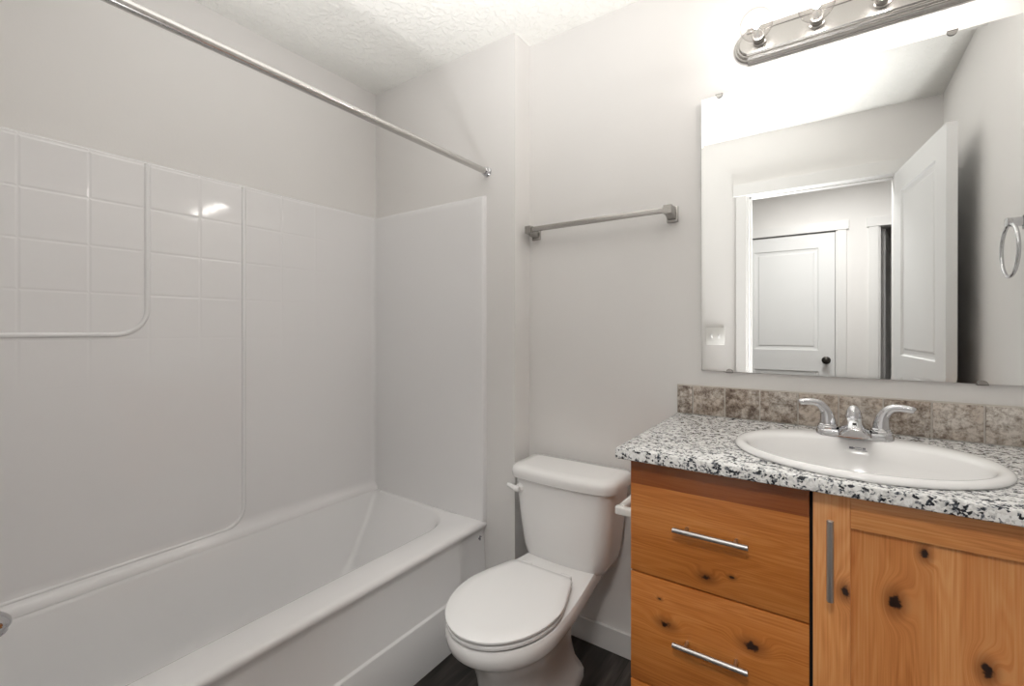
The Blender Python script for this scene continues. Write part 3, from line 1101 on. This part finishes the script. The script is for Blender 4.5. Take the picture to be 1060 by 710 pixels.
# backsplash of tumbled tiles
bs = bmesh.new()
edges = [-0.4285, -0.376, -0.2755, -0.1735, -0.0715, 0.0295, 0.130, 0.2305, 0.330, 0.430, XR - 0.002]
for a, b_ in zip(edges[:-1], edges[1:]):
    box(bs, a + 0.0016, b_ - 0.0016, W - 0.0125, W - 0.002, CT + 0.0025, 1.0305, 0.0022, 2, mat=0)
box(bs, -0.4285, XR - 0.002, W - 0.0102, W - 0.0005, CT + 0.0005, 1.0335, mat=1)
spl = obj('tile_backsplash', bs, [M_TRAV, M_GROUT], smooth=30)
tag(spl, 'row of square grey brown stone tiles behind the countertop', 'backsplash')

# sink
sk = thing('oval_sink', 'white oval drop in sink set in the granite countertop', 'sink', (SKX, SKY, CT))
def e2(a, b_, dy, z, m=64):
    return [(SKX + a * math.cos(2 * PI * k / m), SKY + dy + b_ * math.sin(2 * PI * k / m), z) for k in range(m)]
bm = bmesh.new()
rings = [e2(0.228, 0.195, 0, CT - 0.03), e2(0.230, 0.198, 0, CT + 0.0006), e2(SKA - 0.002, SKB - 0.002, 0, CT + 0.0006), e2(SKA, SKB, 0, CT + 0.004), e2(SKA - 0.001, SKB - 0.001, 0, CT + 0.008), e2(SKA - 0.006, SKB - 0.006, 0, CT + 0.0125),
         e2(SKA - 0.014, SKB - 0.013, -0.001, CT + 0.0145), e2(SKA - 0.026, 0.185, -0.014, CT + 0.0135), e2(SKA - 0.031, 0.167, -0.024, CT + 0.010), e2(SKA - 0.036, 0.160, -0.026, CT + 0.003),
         e2(0.204, 0.150, -0.027, CT - 0.030), e2(0.180, 0.132, -0.026, CT - 0.075), e2(0.140, 0.104, -0.022, CT - 0.110), e2(0.085, 0.066, -0.016, CT - 0.128), e2(0.024, 0.022, -0.012, CT - 0.134),
         e2(0.020, 0.018, -0.012, CT - 0.15), e2(0.09, 0.07, -0.016, CT - 0.150), e2(0.15, 0.112, -0.022, CT - 0.125), e2(0.195, 0.145, -0.02, CT - 0.085), e2(0.222, 0.17, -0.012, CT - 0.035)]
loft(bm, rings + [rings[0]], False, False)
obj('basin', bm, M_CHINA, sk, smooth=60)
bm = bmesh.new()
lathe(bm, [(0.0195, 0), (0.0215, 0.002), (0.020, 0.004), (0.006, 0.0045)], Matrix.Translation((SKX, SKY - 0.012, CT - 0.1345)))
obj('drain', bm, M_CHROME, sk, label='chrome drain')
# small printed mark on the back slope: two leaning blocks, a box outline and a short line
bm = bmesh.new()
LM = Matrix.Translation((0.066, 1.4385, CT - 0.010)) @ Matrix.Rotation(math.radians(68), 4, 'X')
for (x0, x1, z0, z1) in ((-0.0185, -0.010, -0.002, 0.003), (-0.011, -0.007, -0.001, 0.0015), (-0.006, 0.005, 0.0022, 0.0030), (-0.006, 0.005, -0.0030, -0.0022),
                         (0.006, 0.0065, -0.003, 0.003), (0.0085, 0.0145, -0.0012, 0.003), (0.008, 0.0175, -0.0050, -0.0038)):
    box(bm, x0, x1, z0, z1, -0.001, 0.0012, M=LM)
obj('logo', bm, M_GREYINK, sk, smooth=0, label='small grey printed logo')

# faucet
FXC, FY, FZ = 0.0585, 1.478, CT + 0.0135
fc = thing('bathroom_faucet', 'chrome two handle faucet on the back of the sink', 'faucet', (FXC, FY, FZ))
bm = bmesh.new()
pl_ = [[(FXC + x * s, FY + y * s, z) for x, y in rrect(-0.082, 0.082, -0.026, 0.026, (0.025,) * 4, 8)] for s, z in ((1.0, FZ - 0.002), (1.0, FZ + 0.009), (0.97, FZ + 0.013), (0.90, FZ + 0.015))]
loft(bm, pl_, True, True)
obj('base_plate', bm, M_CHROME, fc, smooth=40)
# spout: wedge that runs forward and down, plus hood
bm = bmesh.new()
secs = [(FY + 0.024, 0.020, 0.026, 0.010, 0.034), (FY + 0.012, 0.030, 0.026, 0.010, 0.048), (FY - 0.006, 0.035, 0.026, 0.010, 0.053), (FY - 0.026, 0.035, 0.024, 0.010, 0.050),
        (FY - 0.050, 0.034, 0.022, 0.010, 0.044), (FY - 0.072, 0.032, 0.022, 0.010, 0.036), (FY - 0.080, 0.026, 0.018, 0.012, 0.030)]
rings = []
for (y, wb, wt, zb, zt) in secs:
    wt = wt * 0.62
    prof = [(-wb, zb), (wb, zb), (wb, zb + 0.006), (wt + (wb - wt) * 0.12, zb + (zt - zb) * 0.80), (wt, zt - 0.002), (wt * 0.6, zt), (-wt * 0.6, zt), (-wt, zt - 0.002), (-wt - (wb - wt) * 0.12, zb + (zt - zb) * 0.80), (-wb, zb + 0.006)]
    rings.append([(FXC + x, y, FZ + z) for x, z in prof])
loft(bm, rings, True, True)
obj('spout', bm, M_CHROME, fc, smooth=45)
bm = bmesh.new()
lathe(bm, [(0.019, 0), (0.0195, 0.005), (0.0175, 0.008), (0.0165, 0.016), (0.013, 0.026), (0.0075, 0.033), (0.002, 0.035)], Matrix.Translation((FXC, FY + 0.006, FZ + 0.044)))
obj('lift_knob', bm, M_CHROME, fc, smooth=50)
bm = bmesh.new()
EMM = Matrix.Translation((FXC - 0.001, FY - 0.062, FZ + 0.0400)) @ Matrix.Rotation(math.radians(-68), 4, 'X')
for (x0, x1, z0, z1) in ((-0.004, -0.0028, -0.003, 0.003), (0.0028, 0.004, -0.003, 0.003), (-0.004, 0.004, 0.0022, 0.003), (-0.0006, 0.0006, -0.001, 0.003)):
    box(bm, x0, x1, -0.003, 0.001, z0, z1, M=EMM)
obj('emblem', bm, M_BRONZE, fc, smooth=0, label='tiny dark emblem')
for s in (-1, 1):
    hx = FXC + s * 0.0555
    hb = bmesh.new()
    lathe(hb, [(0.0235, 0.0), (0.0235, 0.014), (0.0215, 0.016), (0.0215, 0.019), (0.019, 0.021)], Matrix.Translation((hx, FY, FZ + 0.006)), n=10)
    hdl = obj('handle', hb, M_CHROME, fc, smooth=30)
    tb = bmesh.new()
    path = [(hx, FY, FZ + 0.024), (hx + s * 0.001, FY, FZ + 0.042), (hx + s * 0.006, FY - 0.001, FZ + 0.062), (hx + s * 0.019, FY - 0.003, FZ + 0.078), (hx + s * 0.037, FY - 0.006, FZ + 0.082), (hx + s * 0.060, FY - 0.010, FZ + 0.080), (hx + s * 0.064, FY - 0.0105, FZ + 0.079)]
    rad = [(0.0190,), (0.0165,), (0.0125,), (0.0100,), (0.0090,), (0.0080,), (0.004,)]
    pp = spline(path, 5)
    rr = [q[0] for q in spline(rad, 5)]
    tube(tb, pp, rr, n=16, squash=(1.0, 0.9))
    obj('lever', tb, M_CHROME, hdl, smooth=60)

# toilet paper holder on the vanity's left side
tp = thing('toilet_paper_holder', 'white toilet paper holder on the side of the vanity by toilet', 'toilet paper holder', (VX0, 1.22, 0.755))
for yy in (1.150, 1.290):
    bm = bmesh.new()
    box(bm, VX0 - 0.008, VX0, yy - 0.004, yy + 0.022, 0.727, 0.768, 0.003)
    box(bm, VX0 - 0.062, VX0 - 0.002, yy, yy + 0.018, 0.731, 0.753, 0.004, 3)
    obj('post', bm, M_PLASTIC, tp)
bm = bmesh.new()
tube(bm, [(VX0 - 0.047, 1.160, 0.7475), (VX0 - 0.047, 1.162, 0.7475), (VX0 - 0.047, 1.298, 0.7475)], [0.0095, 0.0105, 0.0105], n=20)
obj('roller', bm, M_PLASTIC, tp)

# ------------------------------------------------------------------ mirror
MX0, MX1, MZ0, MZ1 = -0.348, 0.414, 1.0855, 2.000
TILT = math.radians(0.25)
MY = W - 0.009
mir = thing('wall_mirror', 'large rectangular wall mirror above the sink reflecting the doorway', 'mirror', (0.033, MY, MZ0))
bm = bmesh.new()
B = 0.007
def mp(x, z, d):
    return (x, MY - (z - MZ0) * math.tan(TILT) + d, z)
rings = [[mp(x, z, d) for x, z in ((MX0 + i, MZ0 + i), (MX1 - i, MZ0 + i), (MX1 - i, MZ1 - i), (MX0 + i, MZ1 - i))] for i, d in ((0, 0.0042), (0, 0.0003), (B, 0.0))]
loft(bm, rings, True, True)
obj('glass', bm, M_MIRROR, mir, smooth=0)
for (x, z, up) in ((-0.292, MZ1, -1), (0.27, MZ1, -1), (-0.262, MZ0, 1), (0.327, MZ0, 1)):
    cb = bmesh.new()
    yy = mp(x, z, 0)[1]
    rings = []
    for d in (-0.004, -0.001):
        rings.append([(x + 0.011 * math.cos(PI * k / 10), yy + d, z - up * 0.003 + up * 0.012 * math.sin(PI * k / 10)) for k in range(11)])
    loft(cb, rings, True, True)
    box(cb, x - 0.011, x + 0.011, yy - 0.004, W - 0.0005, z - up * 0.003 - 0.001, z - up * 0.003 + 0.001)
    obj('clip', cb, M_NICKEL, mir, smooth=0, label='metal mirror clip')

# ------------------------------------------------------------------ vanity light
LX0, LX1, LZ = -0.248, 0.352, 2.132
lt = thing('vanity_light_bar', 'brushed nickel light bar with clear globe bulbs above the mirror', 'light fixture', (0.052, W, LZ))
def stadium(x0, x1, hh, y, n=14):
    r = hh
    pts = []
    for k in range(n + 1):
        a = -PI / 2 + PI * k / n
        pts.append((x1 - r + r * math.cos(a), y, LZ + r * math.sin(a)))
    for k in range(n + 1):
        a = PI / 2 + PI * k / n
        pts.append((x0 + r + r * math.cos(a), y, LZ + r * math.sin(a)))
    return pts
bm = bmesh.new()
rings = []
for (i, d) in ((0.0, 0.0005), (0.0, 0.007), (0.003, 0.010), (0.007, 0.011), (0.008, 0.016), (0.011, 0.019), (0.015, 0.020), (0.016, 0.025), (0.019, 0.028)):
    rings.append(stadium(LX0 + i, LX1 - i, 0.052 - i, W - d))
loft(bm, rings, True, True)
plate = obj('backplate', bm, M_NICKEL, lt, smooth=30)
# stepped straight mouldings laid along the top and bottom edges
for s in (-1, 1):
    bm = bmesh.new()
    prof = [(0.0565, 0.0005), (0.0565, 0.009), (0.052, 0.012), (0.048, 0.013), (0.047, 0.018), (0.043, 0.022), (0.039, 0.023), (0.038, 0.028), (0.034, 0.031), (0.030, 0.031), (0.030, 0.0005)]
    loft(bm, [[(x, W - d, LZ + s * h_) for h_, d in prof] for x in (LX0 + 0.040, LX1 - 0.040)], True, True)
    obj('moulding', bm, M_NICKEL, lt, smooth=30)
for k in range(4):
    x = -0.1725 + 0.1497 * k
    fr = frame_to((x, W - 0.028, LZ), (0, -1, 0))
    bm = bmesh.new()
    lathe(bm, [(0.020, 0), (0.020, 0.002), (0.0165, 0.004), (0.0165, 0.028), (0.0175, 0.030), (0.0175, 0.034), (0.012, 0.034)], fr)
    so = obj('socket', bm, M_NICKEL, lt)
    bm = bmesh.new()
    R_ = 0.0445
    prof = [(0.013, 0.030), (0.0145, 0.038), (0.019, 0.046)]
    c = 0.088
    for q in range(0, 15):
        a = math.radians(150 - 150 * q / 14)
        prof.append((max(R_ * math.sin(a), 0.0005), c - R_ * math.cos(math.radians(180) - a) if False else c + R_ * math.cos(a)))
    lathe(bm, prof, fr, n=32, cap0=False, cap1=True)
    bu = obj('bulb', bm, M_GLOBE, lt, smooth=80, label='clear glass globe bulb, lit')
    bm = bmesh.new()
    lathe(bm, [(0.001, 0.075), (0.007, 0.078), (0.0095, 0.085), (0.0095, 0.092), (0.007, 0.099), (0.001, 0.102)], fr, n=16)
    obj('filament', bm, M_GLOW, bu, smooth=60, label='glowing filament')
    bm = bmesh.new()
    lathe(bm, [(0.012, 0.030), (0.010, 0.045), (0.0045, 0.055), (0.003, 0.074)], fr, n=14)
    obj('stem', bm, M_STEEL, bu, smooth=60)

# ------------------------------------------------------------------ towel bar
BZ = 1.634
tbar = thing('towel_bar', 'satin nickel square towel bar on the wall above the toilet', 'towel bar', (-0.73, W, BZ))
TBY = W - 0.062
BX0, BX1 = -1.008, -0.445
obj('bar', bx(BX0 + 0.006, BX1 - 0.006, TBY - 0.007, TBY + 0.007, BZ - 0.0095, BZ + 0.0095, 0.001), M_NICKEL, tbar)
for x in (BX0, BX1):
    bm = bmesh.new()
    hw = 0.0135
    # arm tapering down and back to a square wall plate
    secs = [(TBY - 0.012, BZ - 0.0145, BZ + 0.0145), (TBY + 0.010, BZ - 0.0145, BZ + 0.0145), (W - 0.016, BZ - 0.024, BZ + 0.016), (W - 0.009, BZ - 0.026, BZ + 0.018)]
    loft(bm, [[(x - hw, y, a), (x + hw, y, a), (x + hw, y, b_), (x - hw, y, b_)] for y, a, b_ in secs], True, True)
    box(bm, x - 0.019, x + 0.019, W - 0.010, W - 0.0005, BZ - 0.034, BZ + 0.022, 0.002)
    obj('post', bm, M_NICKEL, tbar, smooth=30)

# towel ring on the right wall, seen in the mirror
RY, RZC = 1.255, 1.462
tr = thing('towel_ring', 'chrome towel ring on the right wall, seen in the mirror', 'towel ring', (XR, RY, 1.545))
bm = bmesh.new()
box(bm, XR - 0.009, XR - 0.0005, RY - 0.022, RY + 0.022, 1.525, 1.569, 0.002)
box(bm, XR - 0.050, XR - 0.008, RY - 0.011, RY + 0.011, 1.534, 1.560, 0.002)
obj('post', bm, M_CHROME, tr, smooth=30)
bm = bmesh.new()
n = 48
path = [(XR - 0.040, RY + 0.080 * math.sin(2 * PI * k / n), RZC + 0.080 * math.cos(2 * PI * k / n)) for k in range(n)]
vs = []
for k in range(n):
    a = 2 * PI * k / n
    vs.append([bm.verts.new((XR - 0.040 + 0.0052 * math.sin(2 * PI * j / 12), RY + (0.080 + 0.0052 * math.cos(2 * PI * j / 12)) * math.sin(a), RZC + (0.080 + 0.0052 * math.cos(2 * PI * j / 12)) * math.cos(a))) for j in range(12)])
for k in range(n):
    for j in range(12):
        bm.faces.new((vs[k][j], vs[(k + 1) % n][j], vs[(k + 1) % n][(j + 1) % 12], vs[k][(j + 1) % 12]))
obj('ring', bm, M_CHROME, tr, smooth=80)

# double switch plate beside the doorway, seen in the mirror
sw = thing('light_switch', 'white double switch plate beside the doorway, seen in the mirror', 'light switch', (-0.603, DW, 1.166))
obj('plate', bx(-0.661, -0.546, DW + 0.0003, DW + 0.006, 1.109, 1.223, 0.003), M_PLASTIC, sw)
for x in (-0.6265, -0.5805):
    bm = bmesh.new()
    box(bm, x - 0.005, x + 0.005, DW + 0.005, DW + 0.016, 1.160, 1.176, 0.002)
    box(bm, x - 0.008, x + 0.008, DW + 0.005, DW + 0.0075, 1.151, 1.181, 0.001)
    obj('toggle', bm, M_TRIM, sw)
